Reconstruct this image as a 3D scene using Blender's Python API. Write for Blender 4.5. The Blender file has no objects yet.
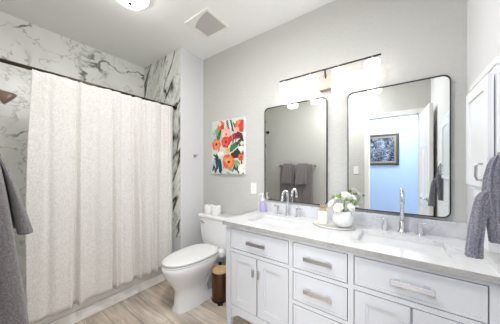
import bpy, bmesh, math, random
from mathutils import Vector, Matrix, noise

random.seed(7)
S = bpy.context.scene
COL = S.collection
PI = math.pi

# ------------------------------------------------------------------ camera
cam_d = bpy.data.cameras.new('camera')
cam = bpy.data.objects.new('camera', cam_d)
COL.objects.link(cam)
cam.location = (0, 0, 1.338)
cam.rotation_euler = (PI / 2, 0, math.radians(35.9))
cam_d.sensor_fit = 'HORIZONTAL'
cam_d.sensor_width = 36
cam_d.lens = 36 * 206 / 500
cam_d.shift_y = 0.012
cam_d.clip_start = 0.01
S.camera = cam

# ------------------------------------------------------------------ light + exposure
DOME_E = 13.0       # ceiling light
SHADE_E = 2.1      # vanity lamp shades
HALL_FILL_W = 22.0  # added lamp in the hall, fill through the doorway
WINDOW_FILL_W = 42.0  # added fill at the unseen window of the room beyond
CEIL_FILL_W = 17.0    # second ceiling light nearer the doorway, added out of view as fill
w = bpy.data.worlds.new('world')
S.world = w
w.use_nodes = True
w.node_tree.nodes['Background'].inputs[0].default_value = (0.9, 0.95, 1, 1)
w.node_tree.nodes['Background'].inputs[1].default_value = 0.4
S.view_settings.view_transform = 'Standard'
S.view_settings.look = 'None'
S.view_settings.gamma = 1
S.view_settings.use_curve_mapping = False
S.view_settings.exposure = 0.5

S.cycles.diffuse_bounces = 8
S.cycles.max_bounces = 14
hl = bpy.data.lights.new('hall_fill_light', 'AREA')  # fill from an unseen lamp added to the hall ceiling
hl.energy = HALL_FILL_W
hl.shape = 'DISK'
hl.size = 0.42
hl.color = (1.0, 0.995, 0.985)
hlo = bpy.data.objects.new('hall_fill_light', hl)
COL.objects.link(hlo)
hlo.location = (-0.15, -0.95, 2.66)

cl = bpy.data.lights.new('ceiling_fill_light', 'AREA')  # added fill lamp under the out-of-view second dome
cl.energy = CEIL_FILL_W
cl.shape = 'DISK'
cl.size = 0.29
cl.color = (0.985, 0.995, 1.0)
clo = bpy.data.objects.new('ceiling_fill_light', cl)
COL.objects.link(clo)
clo.location = (-0.72, 0.50, 2.65)

# fill light at an added, unseen window in the room beyond the doorway
wl = bpy.data.lights.new('window_fill_light', 'AREA')
wl.energy = WINDOW_FILL_W
wl.shape = 'RECTANGLE'
wl.size, wl.size_y = 0.54, 1.26
wl.color = (0.97, 0.985, 1.0)
wlo = bpy.data.objects.new('window_fill_light', wl)
COL.objects.link(wlo)
wlo.location = (0.63, -1.615, 1.55)
wlo.rotation_euler = (PI / 2, 0, math.radians(24))

# ------------------------------------------------------------------ materials
def srgb(r, g, b):
    f = lambda c: ((c / 255) / 12.92) if c / 255 <= 0.04045 else ((c / 255 + 0.055) / 1.055) ** 2.4
    return (f(r), f(g), f(b), 1)


def mat(name, col, rough=0.5, metal=0.0, bump=None, var=None, emit=None, trans=0, ior=1.45, spec=0.5, sheen=0):
    """col sRGB 0-255; bump=(scale, strength, distance); var=(scale, amount)"""
    m = bpy.data.materials.new(name)
    m.use_nodes = True
    nt = m.node_tree
    b = nt.nodes['Principled BSDF']
    c = srgb(*col)
    b.inputs['Base Color'].default_value = c
    b.inputs['Roughness'].default_value = rough
    b.inputs['Metallic'].default_value = metal
    b.inputs['Transmission Weight'].default_value = trans
    b.inputs['IOR'].default_value = ior
    b.inputs['Specular IOR Level'].default_value = spec
    if sheen:
        b.inputs['Sheen Weight'].default_value = sheen
    tc = nt.nodes.new('ShaderNodeTexCoord')
    if var:
        n = nt.nodes.new('ShaderNodeTexNoise')
        n.inputs['Scale'].default_value = var[0]
        n.inputs['Detail'].default_value = 4
        nt.links.new(tc.outputs['Object'], n.inputs['Vector'])
        r = nt.nodes.new('ShaderNodeMapRange')
        r.inputs[1].default_value = 0.3
        r.inputs[2].default_value = 0.7
        r.inputs[3].default_value = 1 - var[1]
        r.inputs[4].default_value = 1 + var[1]
        nt.links.new(n.outputs['Fac'], r.inputs[0])
        mx = nt.nodes.new('ShaderNodeMix')
        mx.data_type = 'RGBA'
        mx.blend_type = 'MULTIPLY'
        mx.inputs[0].default_value = 1
        mx.inputs[6].default_value = c
        nt.links.new(r.outputs[0], mx.inputs[7])
        nt.links.new(mx.outputs[2], b.inputs['Base Color'])
    if bump:
        n2 = nt.nodes.new('ShaderNodeTexNoise')
        n2.inputs['Scale'].default_value = bump[0]
        n2.inputs['Detail'].default_value = 3
        nt.links.new(tc.outputs['Object'], n2.inputs['Vector'])
        bp = nt.nodes.new('ShaderNodeBump')
        bp.inputs['Strength'].default_value = bump[1]
        bp.inputs['Distance'].default_value = bump[2]
        nt.links.new(n2.outputs['Fac'], bp.inputs['Height'])
        nt.links.new(bp.outputs[0], b.inputs['Normal'])
    if emit:
        b.inputs['Emission Color'].default_value = srgb(*emit[0])
        b.inputs['Emission Strength'].default_value = emit[1]
    return m


def marble(name, base, vein, scale, bold, rot, stretch, rough=0.12, cloud=0.12, warp=0.55, width=0.03, thresh=(0.44, 0.56), det=2, vt='POINT'):
    m = bpy.data.materials.new(name)
    m.use_nodes = True
    nt = m.node_tree
    N, L = nt.nodes, nt.links
    b = N['Principled BSDF']
    b.inputs['Roughness'].default_value = rough
    tc = N.new('ShaderNodeTexCoord')
    mp = N.new('ShaderNodeMapping')
    mp.vector_type = vt
    mp.inputs['Rotation'].default_value = rot
    mp.inputs['Scale'].default_value = stretch
    L.new(tc.outputs['Object'], mp.inputs['Vector'])

    def noise_(sc, det, vec, rgh=0.55):
        n = N.new('ShaderNodeTexNoise')
        n.inputs['Scale'].default_value = sc
        n.inputs['Detail'].default_value = det
        n.inputs['Roughness'].default_value = rgh
        L.new(vec, n.inputs['Vector'])
        return n

    def vec_warp(vec, sc, amt):
        n = noise_(sc, 4, vec)
        s_ = N.new('ShaderNodeVectorMath'); s_.operation = 'SUBTRACT'
        s_.inputs[1].default_value = (0.5, 0.5, 0.5)
        L.new(n.outputs['Color'], s_.inputs[0])
        k = N.new('ShaderNodeVectorMath'); k.operation = 'SCALE'
        k.inputs['Scale'].default_value = amt
        L.new(s_.outputs[0], k.inputs[0])
        a = N.new('ShaderNodeVectorMath'); a.operation = 'ADD'
        L.new(vec, a.inputs[0]); L.new(k.outputs[0], a.inputs[1])
        return a.outputs[0]

    def ridge(vec, sc, wd, det=2):
        n = noise_(sc, det, vec, 0.5)
        s_ = N.new('ShaderNodeMath'); s_.operation = 'SUBTRACT'; s_.inputs[1].default_value = 0.5
        L.new(n.outputs['Fac'], s_.inputs[0])
        a = N.new('ShaderNodeMath'); a.operation = 'ABSOLUTE'
        L.new(s_.outputs[0], a.inputs[0])
        r = N.new('ShaderNodeMapRange'); r.interpolation_type = 'SMOOTHSTEP'
        r.inputs[1].default_value = 0.0; r.inputs[2].default_value = wd
        r.inputs[3].default_value = 1.0; r.inputs[4].default_value = 0.0
        L.new(a.outputs[0], r.inputs[0])
        return r.outputs[0]

    def mul(a, b_):
        k = N.new('ShaderNodeMath'); k.operation = 'MULTIPLY'; k.use_clamp = True
        L.new(a, k.inputs[0])
        if isinstance(b_, float):
            k.inputs[1].default_value = b_
        else:
            L.new(b_, k.inputs[1])
        return k.outputs[0]

    v = vec_warp(mp.outputs[0], scale * 1.3, warp)
    big = ridge(v, scale, width, det)
    pat = noise_(scale * 1.1, 2, mp.outputs[0])
    pr = N.new('ShaderNodeMapRange')
    pr.inputs[1].default_value = thresh[0]; pr.inputs[2].default_value = thresh[1]
    L.new(pat.outputs['Fac'], pr.inputs[0])
    big = mul(mul(big, pr.outputs[0]), bold)
    fine = mul(ridge(vec_warp(mp.outputs[0], scale * 3, warp * 0.5), scale * 2.3, width * 0.7, 3), bold * 0.4)
    cl = noise_(scale * 1.6, 5, v)
    cr = N.new('ShaderNodeMapRange')
    cr.inputs[1].default_value = 0.45; cr.inputs[2].default_value = 0.75
    cr.inputs[3].default_value = 0; cr.inputs[4].default_value = cloud
    L.new(cl.outputs['Fac'], cr.inputs[0])
    mx1 = N.new('ShaderNodeMath'); mx1.operation = 'MAXIMUM'
    L.new(big, mx1.inputs[0]); L.new(fine, mx1.inputs[1])
    ad = N.new('ShaderNodeMath'); ad.operation = 'ADD'; ad.use_clamp = True
    L.new(mx1.outputs[0], ad.inputs[0]); L.new(cr.outputs[0], ad.inputs[1])
    mix = N.new('ShaderNodeMix'); mix.data_type = 'RGBA'
    mix.inputs[6].default_value = srgb(*base)
    mix.inputs[7].default_value = srgb(*vein)
    L.new(ad.outputs[0], mix.inputs[0])
    L.new(mix.outputs[2], b.inputs['Base Color'])
    return m


def plank_floor():
    m = bpy.data.materials.new('vinyl_plank_floor')
    m.use_nodes = True
    nt = m.node_tree
    N, L = nt.nodes, nt.links
    b = N['Principled BSDF']
    b.inputs['Roughness'].default_value = 0.38
    tc = N.new('ShaderNodeTexCoord')
    br = N.new('ShaderNodeTexBrick')
    br.offset = 0.37
    br.inputs['Color1'].default_value = srgb(216, 204, 191)
    br.inputs['Color2'].default_value = srgb(188, 173, 157)
    br.inputs['Mortar'].default_value = srgb(120, 106, 92)
    br.inputs['Scale'].default_value = 1
    br.inputs['Mortar Size'].default_value = 0.0015
    br.inputs['Bias'].default_value = 0.0
    br.inputs['Brick Width'].default_value = 1.2
    br.inputs['Row Height'].default_value = 0.15
    L.new(tc.outputs['Object'], br.inputs['Vector'])
    mp = N.new('ShaderNodeMapping')
    mp.inputs['Scale'].default_value = (2.2, 26, 1)
    L.new(tc.outputs['Object'], mp.inputs['Vector'])
    n = N.new('ShaderNodeTexNoise')
    n.inputs['Scale'].default_value = 1.0
    n.inputs['Detail'].default_value = 6
    n.inputs['Roughness'].default_value = 0.6
    n.inputs['Distortion'].default_value = 0.6
    L.new(mp.outputs[0], n.inputs['Vector'])
    mp2 = N.new('ShaderNodeMapping')
    mp2.inputs['Scale'].default_value = (1.6, 5, 1)
    L.new(tc.outputs['Object'], mp2.inputs['Vector'])
    n2 = N.new('ShaderNodeTexNoise')
    n2.inputs['Scale'].default_value = 1.6
    n2.inputs['Detail'].default_value = 3
    L.new(mp2.outputs[0], n2.inputs['Vector'])
    ad = N.new('ShaderNodeMath'); ad.operation = 'ADD'
    L.new(n.outputs['Fac'], ad.inputs[0]); L.new(n2.outputs['Fac'], ad.inputs[1])
    r = N.new('ShaderNodeMapRange')
    r.inputs[1].default_value = 0.7; r.inputs[2].default_value = 1.3
    r.inputs[3].default_value = 0.52; r.inputs[4].default_value = 1.35
    L.new(ad.outputs[0], r.inputs[0])
    mx = N.new('ShaderNodeMix'); mx.data_type = 'RGBA'; mx.blend_type = 'MULTIPLY'
    mx.inputs[0].default_value = 1
    L.new(br.outputs['Color'], mx.inputs[6]); L.new(r.outputs[0], mx.inputs[7])
    L.new(mx.outputs[2], b.inputs['Base Color'])
    bp = N.new('ShaderNodeBump'); bp.inputs['Strength'].default_value = 0.15; bp.inputs['Distance'].default_value = 0.002
    L.new(n.outputs['Fac'], bp.inputs['Height']); L.new(bp.outputs[0], b.inputs['Normal'])
    return m


def fabric(name, c1, c2, scale, bump=0.6, dist=0.004, stretch=(1, 1, 1), sheen=0.3):
    m = bpy.data.materials.new(name)
    m.use_nodes = True
    nt = m.node_tree
    N, L = nt.nodes, nt.links
    b = N['Principled BSDF']
    b.inputs['Roughness'].default_value = 0.95
    b.inputs['Specular IOR Level'].default_value = 0.1
    b.inputs['Sheen Weight'].default_value = sheen
    tc = N.new('ShaderNodeTexCoord')
    mp = N.new('ShaderNodeMapping'); mp.inputs['Scale'].default_value = stretch
    L.new(tc.outputs['Object'], mp.inputs['Vector'])
    n = N.new('ShaderNodeTexNoise')
    n.inputs['Scale'].default_value = scale; n.inputs['Detail'].default_value = 5
    n.inputs['Roughness'].default_value = 0.7
    L.new(mp.outputs[0], n.inputs['Vector'])
    r = N.new('ShaderNodeMapRange'); r.inputs[1].default_value = 0.35; r.inputs[2].default_value = 0.65
    L.new(n.outputs['Fac'], r.inputs[0])
    mx = N.new('ShaderNodeMix'); mx.data_type = 'RGBA'
    mx.inputs[6].default_value = srgb(*c1); mx.inputs[7].default_value = srgb(*c2)
    L.new(r.outputs[0], mx.inputs[0]); L.new(mx.outputs[2], b.inputs['Base Color'])
    bp = N.new('ShaderNodeBump'); bp.inputs['Strength'].default_value = bump; bp.inputs['Distance'].default_value = dist
    L.new(n.outputs['Fac'], bp.inputs['Height']); L.new(bp.outputs[0], b.inputs['Normal'])
    return m


M = {}
M['wall'] = mat('light_greige_wall_paint', (197, 196, 192), 0.7, bump=(42, 0.6, 0.008))
M['wallB'] = mat('white_wall_paint', (228, 228, 229), 0.7, bump=(38, 0.3, 0.006))
M['ceiling'] = mat('ceiling_paint', (248, 248, 247), 0.85, bump=(30, 0.3, 0.005))
M['hall'] = mat('pale_blue_wall_paint', (178, 200, 228), 0.75, bump=(38, 0.25, 0.005))
M['trim'] = mat('white_trim_paint', (232, 231, 228), 0.4)
M['marble_side'] = marble('calacatta_marble_long', (250, 250, 246), (112, 114, 113), 1.7, 0.95, (0.5, 0.2, 0.35), (1, 1, 1.3), rough=0.27, cloud=0.14, warp=0.42, width=0.024, thresh=(0.44, 0.54), det=5)
M['marble_end'] = marble('calacatta_marble_bold', (240, 240, 234), (62, 64, 62), 1.9, 0.95, (0.0, 0.55, 0.0), (0.55, 1, 1.6), cloud=0.35, warp=0.42, width=0.045, thresh=(0.38, 0.5), vt='TEXTURE')
M['floor'] = plank_floor()
M['cabinet'] = mat('white_cabinet_paint', (205, 206, 209), 0.38)
M['wallcab'] = mat('bright_white_cabinet_paint', (236, 237, 238), 0.35)
M['quartz'] = marble('white_quartz_counter', (220, 220, 221), (158, 160, 165), 3.2, 0.35, (0.2, 0.1, 0.5), (1, 1, 1), rough=0.12, cloud=0.15, width=0.02)
M['splash'] = marble('grey_veined_backsplash', (212, 213, 216), (160, 162, 168), 4.0, 0.4, (0.2, 0.1, 0.5), (1, 1, 1), rough=0.15, cloud=0.5, width=0.03)
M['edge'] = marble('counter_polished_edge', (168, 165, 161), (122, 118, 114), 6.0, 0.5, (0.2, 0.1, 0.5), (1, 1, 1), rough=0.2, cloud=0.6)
M['ceramic'] = mat('white_ceramic', (240, 240, 240), 0.08)
M['basin'] = mat('white_sink_porcelain', (222, 222, 223), 0.12)
M['tub'] = mat('white_tub_acrylic', (250, 249, 247), 0.15)
M['plastic'] = mat('white_plastic', (236, 236, 234), 0.3)
M['chrome'] = mat('chrome', (214, 216, 220), 0.08, 1.0)
M['nickel'] = mat('brushed_nickel', (205, 203, 200), 0.25, 1.0)
M['pull'] = mat('polished_pull_metal', (222, 222, 224), 0.24, 1.0)
M['warm_nickel'] = mat('warm_brushed_nickel', (168, 146, 134), 0.5, 0.75)
M['bronze'] = mat('dark_bronze_metal', (86, 74, 64), 0.3, 1.0)
M['black_metal'] = mat('dark_mirror_frame_metal', (70, 68, 70), 0.22, 1.0)
M['mirror'] = mat('mirror_glass', (238, 240, 238), 0.0, 1.0)
M['shade'] = mat('lit_frosted_shade', (255, 255, 255), 0.4, emit=((255, 252, 249), SHADE_E))
M['dome'] = mat('lit_frosted_dome', (255, 252, 240), 0.4, emit=((255, 255, 252), DOME_E))
M['hall_fill_glow'] = mat('fill_lamp_diffuser', (255, 255, 255), 0.4, emit=((255, 252, 246), 4))  # glow of the lamp added in the hall
M['curtain'] = fabric('cream_curtain_weave', (241, 239, 236), (221, 216, 211), 85, 0.9, 0.005, (1, 1, 0.7))
M['towel'] = fabric('grey_terry', (140, 134, 136), (100, 95, 98), 170, 0.8, 0.006)
M['towel_blue'] = fabric('blue_grey_terry', (156, 156, 169), (98, 94, 103), 170, 0.8, 0.006)
M['bamboo'] = mat('bamboo_lid', (206, 170, 122), 0.5, var=(30, 0.12))
M['bin'] = mat('brown_metal_bin', (96, 66, 42), 0.35, 0.75)
M['black'] = mat('black_plastic', (28, 27, 27), 0.4)
M['paper'] = mat('white_tissue_paper', (240, 239, 236), 0.95, bump=(90, 0.3, 0.003))
M['kraft'] = mat('cardboard_core', (176, 150, 120), 0.9)
M['grille'] = mat('grey_vent_grille', (212, 208, 206), 0.6)
M['vent_frame'] = mat('ivory_vent_frame', (246, 245, 240), 0.5)
M['lavender'] = mat('lavender_liquid_soap', (206, 196, 236), 0.12, trans=0.35)
M['glass'] = mat('clear_glass', (246, 250, 250), 0.03, trans=0.9)
M['cream'] = mat('cream_glass_jar', (248, 243, 228), 0.25)
M['gold'] = mat('gold_wood_tone', (206, 178, 140), 0.35, 0.3)
M['petal'] = mat('white_petals', (246, 245, 240), 0.6)
M['leaf'] = mat('fresh_green_leaf', (128, 164, 76), 0.5)
M['stem'] = mat('green_stem', (92, 126, 62), 0.6)
M['canvas'] = mat('white_canvas_edge', (240, 240, 238), 0.8)
M['picframe'] = mat('dark_ornate_frame', (74, 70, 64), 0.4, 0.3)
M['piclip'] = mat('silver_frame_lip', (150, 142, 126), 0.4, 0.5)
M['dark_in'] = mat('dark_drain_hole', (40, 40, 42), 0.4, 0.5)


# ------------------------------------------------------------------ mesh helpers
ORIGIN = {}


def bm_new():
    return bmesh.new()


def box(bm, x0, x1, y0, y1, z0, z1, bev=0.0, seg=2):
    t = bmesh.new()
    bmesh.ops.create_cube(t, size=1)
    for v in t.verts:
        v.co = Vector(((x0 + x1) / 2 + v.co.x * (x1 - x0), (y0 + y1) / 2 + v.co.y * (y1 - y0), (z0 + z1) / 2 + v.co.z * (z1 - z0)))
    if bev:
        bmesh.ops.bevel(t, geom=t.edges[:], offset=bev, segments=seg, affect='EDGES', profile=0.5)
    merge(bm, t)


def merge(bm, t, mtx=None):
    mp = {}
    for v in t.verts:
        mp[v] = bm.verts.new(mtx @ v.co if mtx else v.co)
    for f in t.faces:
        try:
            nf = bm.faces.new([mp[v] for v in f.verts])
            nf.material_index = f.material_index
            nf.smooth = f.smooth
        except ValueError:
            pass
    t.free()


def frame_of(d):
    d = d.normalized()
    a = Vector((0, 0, 1)) if abs(d.z) < 0.9 else Vector((1, 0, 0))
    u = d.cross(a).normalized()
    return u, d.cross(u).normalized()


def tube(bm, pts, r, n=12, cap=True):
    pts = [Vector(p) for p in pts]
    rs = r if isinstance(r, (list, tuple)) else [r] * len(pts)
    rings = []
    u = None
    for i, p in enumerate(pts):
        d = pts[min(i + 1, len(pts) - 1)] - pts[max(i - 1, 0)]
        d.normalize()
        if u is None:
            u, v = frame_of(d)
        else:
            u = (u - d * u.dot(d)).normalized()
            v = d.cross(u).normalized()
        rings.append([bm.verts.new(p + (u * math.cos(2 * PI * k / n) + v * math.sin(2 * PI * k / n)) * rs[i]) for k in range(n)])
    for a, b in zip(rings, rings[1:]):
        for k in range(n):
            f = bm.faces.new((a[k], a[(k + 1) % n], b[(k + 1) % n], b[k]))
            f.smooth = True
    if cap:
        bm.faces.new(rings[0][::-1])
        bm.faces.new(rings[-1])


def lathe(bm, prof, cx, cy, n=32, axis='Z', sx=1, sy=1, smooth=True):
    """prof: list of (r, z); closes poles when r == 0"""
    rings = []
    for r, z in prof:
        if r <= 1e-6:
            rings.append([bm.verts.new((cx, cy, z))])
        else:
            rings.append([bm.verts.new((cx + sx * r * math.cos(2 * PI * k / n), cy + sy * r * math.sin(2 * PI * k / n), z)) for k in range(n)])
    for a, b in zip(rings, rings[1:]):
        if len(a) == 1 and len(b) == 1:
            continue
        for k in range(n):
            k2 = (k + 1) % n
            if len(a) == 1:
                f = bm.faces.new((a[0], b[k2], b[k]))
            elif len(b) == 1:
                f = bm.faces.new((a[k], a[k2], b[0]))
            else:
                f = bm.faces.new((a[k], a[k2], b[k2], b[k]))
            f.smooth = smooth


def loft(bm, rings, cap0=True, cap1=True, smooth=True):
    vs = [[bm.verts.new(p) for p in r] for r in rings]
    n = len(vs[0])
    for a, b in zip(vs, vs[1:]):
        for k in range(n):
            f = bm.faces.new((a[k], a[(k + 1) % n], b[(k + 1) % n], b[k]))
            f.smooth = smooth
    if cap0:
        bm.faces.new(vs[0][::-1])
    if cap1:
        bm.faces.new(vs[-1])


def rrect(w2, h2, r, seg=6):
    """rounded rectangle outline in 2-D, centred, CCW"""
    out = []
    for cx, cy, a0 in ((w2 - r, h2 - r, 0), (-w2 + r, h2 - r, PI / 2), (-w2 + r, -h2 + r, PI), (w2 - r, -h2 + r, 1.5 * PI)):
        for k in range(seg + 1):
            a = a0 + PI / 2 * k / seg
            out.append((cx + r * math.cos(a), cy + r * math.sin(a)))
    return out


def obj(name, bm, m, parent=None, smooth_angle=None, mods=None):
    bmesh.ops.recalc_face_normals(bm, faces=bm.faces[:])
    o3 = ORIGIN.get(parent.name, Vector((0, 0, 0))) if parent else Vector((0, 0, 0))
    if parent is None:
        # base of the thing as its origin
        xs = [v.co for v in bm.verts]
        o3 = Vector(((min(c.x for c in xs) + max(c.x for c in xs)) / 2, (min(c.y for c in xs) + max(c.y for c in xs)) / 2, min(c.z for c in xs)))
    if o3.length > 0:
        bmesh.ops.translate(bm, verts=bm.verts[:], vec=-o3)
    me = bpy.data.meshes.new(name)
    bm.to_mesh(me)
    bm.free()
    for mm in (m if isinstance(m, (list, tuple)) else [m]):
        me.materials.append(mm)
    if smooth_angle:
        for p in me.polygons:
            p.use_smooth = True
        me.set_sharp_from_angle(angle=math.radians(smooth_angle))
    o = bpy.data.objects.new(name, me)
    COL.objects.link(o)
    if parent is None:
        o.location = o3
    else:
        o.parent = parent
    ORIGIN[o.name] = o3
    if mods:
        for kind, kw in mods:
            md = o.modifiers.new(kind.lower(), kind)
            for k, v in kw.items():
                setattr(md, k, v)
    return o


def tag(o, label, cat, group=None):
    o['label'] = label
    o['category'] = cat
    if group:
        o['group'] = group
    return o


def thing(name, loc, label, cat, group=None):
    o = bpy.data.objects.new(name, None)
    COL.objects.link(o)
    o.location = loc
    o.empty_display_size = 0.05
    ORIGIN[o.name] = Vector(loc)
    return tag(o, label, cat, group)


def struct(name, bm, m, **k):
    """setting: kept in world coordinates"""
    bmesh.ops.recalc_face_normals(bm, faces=bm.faces[:])
    me = bpy.data.meshes.new(name)
    bm.to_mesh(me)
    bm.free()
    for mm in (m if isinstance(m, (list, tuple)) else [m]):
        me.materials.append(mm)
    o = bpy.data.objects.new(name, me)
    COL.objects.link(o)
    o['kind'] = 'structure'
    o['label'] = k.get('label', name.replace('_', ' '))
    return o


def copy_tree(o, parent=None):
    c = o.copy()
    COL.objects.link(c)
    if parent is not None:
        c.parent = parent
    ORIGIN[c.name] = ORIGIN.get(o.name, Vector((0, 0, 0)))
    for ch in list(o.children):
        copy_tree(ch, c)
    return c


# ------------------------------------------------------------------ the room
XL, XR = -2.95, 0.346       # long marble wall, right wall
XW = -2.10                  # face of the short wall that ends the tub
YB, YF = 1.85, -0.02        # vanity wall, doorway wall
YE = 1.50                   # marble end wall of the tub
ZC = 2.77
DX0, DX1, DZ = -0.382, 0.222, 2.105   # door opening

bm = bm_new(); box(bm, XL - .1, XR + .6, -1.65, YB + .1, -0.1, 0); struct('floor', bm, M['floor'], label='greige wood plank floor')
bm = bm_new(); box(bm, XL - .1, XR + .1, YF - .12, YB + .1, ZC, ZC + .1); struct('ceiling', bm, M['ceiling'], label='white textured ceiling')
bm = bm_new(); box(bm, XW, XR + .1, YB, YB + .1, 0, ZC); struct('wall_back', bm, M['wall'], label='light grey wall behind the vanity and toilet')
bm = bm_new(); box(bm, XR, XR + .1, YF - .12, YB, 0, ZC); struct('wall_right', bm, M['wallB'], label='white wall at the right end of the vanity')
bm = bm_new(); box(bm, XL - .1, XW, YE + .012, YB + .1, 0, ZC); struct('wall_left', bm, M['wallB'], label='short painted wall beside the toilet')
bm = bm_new(); box(bm, XL + .0, XW - .006, YE, YE + .012, 0.50, ZC)
struct('wall_tub_end', bm, M['marble_end'], label='boldly veined marble wall at the far end of the tub')
bm = bm_new(); box(bm, XL - .1, XL, YF - .12, YE + .012, 0, ZC)
struct('wall_tub_side', bm, M['marble_side'], label='long veined marble wall behind the shower curtain')
bm = bm_new(); box(bm, XW - .007, XW + .002, YE - .002, YE + .013, 0.0, ZC)
struct('trim_1', bm, M['trim'], label='white edge strip where the marble ends')
# doorway wall, with its opening
bm = bm_new()
box(bm, -2.25, DX0, YF - .12, YF, 0, ZC)
box(bm, DX1, XR, YF - .12, YF, 0, ZC)
box(bm, DX0, DX1, YF - .12, YF, DZ, ZC)
struct('wall_front', bm, M['wall'], label='light grey wall with the doorway')
bm = bm_new(); box(bm, XL, -2.25, YF - .12, YF, 0, ZC)
struct('wall_tub_front', bm, M['marble_side'], label='veined marble wall under the shower head')
# casing round the doorway
bm = bm_new()
CW = .058
for y0, y1 in ((YF, YF + .012), (YF - .132, YF - .12)):
    box(bm, DX0 - CW, DX0 + .004, y0, y1, 0, DZ + CW)
    box(bm, DX1 - .004, DX1 + CW, y0, y1, 0, DZ + CW)
    box(bm, DX0, DX1, y0, y1, DZ - .004, DZ + CW)
struct('trim_2', bm, M['trim'], label='white casing round the doorway')
bm = bm_new()
box(bm, XW, -1.25, YB - .014, YB, 0, .095)
box(bm, XW, -1.25, YB - .009, YB, .095, .105)
struct('baseboard_back', bm, M['trim'], label='white baseboard behind the toilet')
bm = bm_new(); box(bm, XW, XW + .014, YE + .02, YB - .014, 0, .1); struct('baseboard_left', bm, M['trim'], label='white baseboard on the short wall')
bm = bm_new(); box(bm, -2.24, DX0 - CW, YF, YF + .014, 0, .1); struct('baseboard_front', bm, M['trim'], label='white baseboard under the towel bar')
# the blue room beyond the doorway
WX0, WX1, WZ0, WZ1 = .35, .91, .90, 2.20  # opening made for the added window and its fill light
bm = bm_new()
for q in ((-1.6, WX0, 0, ZC), (WX1, .95, 0, ZC), (WX0, WX1, 0, WZ0), (WX0, WX1, WZ1, ZC)):
    box(bm, q[0], q[1], -1.60, -1.50, q[2], q[3])
struct('wall_hall_back', bm, M['hall'], label='pale blue wall beyond the doorway')
bm = bm_new(); box(bm, -1.7, -1.6, -1.60, YF - .12, 0, ZC); struct('wall_hall_left', bm, M['hall'], label='pale blue side wall of the room beyond')
bm = bm_new(); box(bm, .95, 1.05, -1.60, YF - .12, 0, ZC); struct('wall_hall_right', bm, M['hall'], label='pale blue side wall of the room beyond')
bm = bm_new(); box(bm, -1.7, 1.05, -1.60, YF - .12, ZC, ZC + .1); struct('ceiling_hall', bm, M['ceiling'], label='ceiling of the room beyond')

bm = bm_new()  # window frame added in front of the fill light
for q in ((WX0 - .05, WX0 + .01, WZ0 - .05, WZ1 + .05), (WX1 - .01, WX1 + .035, WZ0 - .05, WZ1 + .05), (WX0 + .01, WX1 - .01, WZ0 - .05, WZ0 + .01), (WX0 + .01, WX1 - .01, WZ1 - .01, WZ1 + .05), (WX0 + .01, WX1 - .01, 1.54, 1.565)):
    box(bm, q[0], q[1], -1.515, -1.485, q[2], q[3])
struct('fill_window', bm, M['trim'], label='added white framed window of the room beyond the doorway, unseen source of fill light')

# door leaf, hinged at the right jamb and opened into the room
door = bpy.data.objects.new('door_1', None); COL.objects.link(door)
door.location = (DX1 + .004, YF + .016, 0); door.rotation_euler = (0, 0, math.radians(-5.0))
door['kind'] = 'structure'; door['label'] = 'white panelled door opened against the right wall'
bm = bm_new()
T, Wd, Hd = .035, .585, 2.075
box(bm, .006, T - .006, 0, Wd, .012, Hd)
st = .095
for x0, x1 in ((0, .008), (T - .008, T)):
    box(bm, x0, x1, 0, st, .012, Hd); box(bm, x0, x1, Wd - st, Wd, .012, Hd)
    for z0, z1 in ((.012, .2), (.86, 1.0), (1.6, 1.7), (Hd - .11, Hd)):
        box(bm, x0, x1, st, Wd - st, z0, z1)
    box(bm, x0, x1, Wd / 2 - .04, Wd / 2 + .04, .2, Hd - .1)
    for y0, y1 in ((st + .03, Wd / 2 - .07), (Wd / 2 + .07, Wd - st - .03)):
        for z0, z1 in ((.24, .82), (1.04, 1.56), (1.74, Hd - .15)):
            box(bm, x0 + .001, x1 - .001, y0, y1, z0, z1, .003)
leafo = obj('door_leaf', bm, M['trim'], door)
leafo.location = (0, 0, 0)
for v in leafo.data.vertices:
    pass
# obj() shifts by ORIGIN of the parent (unset for the door: local coordinates already)
hz = .975
bm = bm_new()
for sx in (-1, 1):
    x = 0 if sx < 0 else T
    tube(bm, [(x, Wd - .06, hz), (x + sx * .012, Wd - .06, hz)], .028, 20)
    q = .05 if sx < 0 else .024
    tube(bm, [(x + sx * .010, Wd - .06, hz), (x + sx * (q - .004), Wd - .06, hz), (x + sx * q, Wd - .07, hz), (x + sx * q, Wd - .17, hz)], .008, 10)
obj('door_handle', bm, M['nickel'], leafo)
bm = bm_new(); box(bm, .006, T - .006, Wd, Wd + .002, hz - .03, hz + .03)
obj('latch_plate', bm, M['gold'], leafo)

# ------------------------------------------------------------------ vanity
VX0, VX1, VF, VB = -1.20, 0.343, 1.308, 1.846
vt = thing('vanity_cabinet', ((VX0 + VX1) / 2, 1.57, 0), 'white double vanity cabinet with flat drawers and framed doors under the counter', 'cabinet')
bm = bm_new()
# hollow carcass: sides, back, bottom, dividers, face frame
box(bm, VX0 + .004, VX0 + .022, VF + .02, VB, .115, .858)
box(bm, VX1 - .018, VX1, VF + .02, VB, .115, .858)
box(bm, VX0 + .022, VX1 - .018, VB - .012, VB, .115, .858)
box(bm, VX0 + .022, VX1 - .018, VF + .02, VB - .012, .15, .168)
for x in (-.603, -.227):
    box(bm, x - .008, x + .008, VF + .045, VB - .012, .168, .70)
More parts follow.
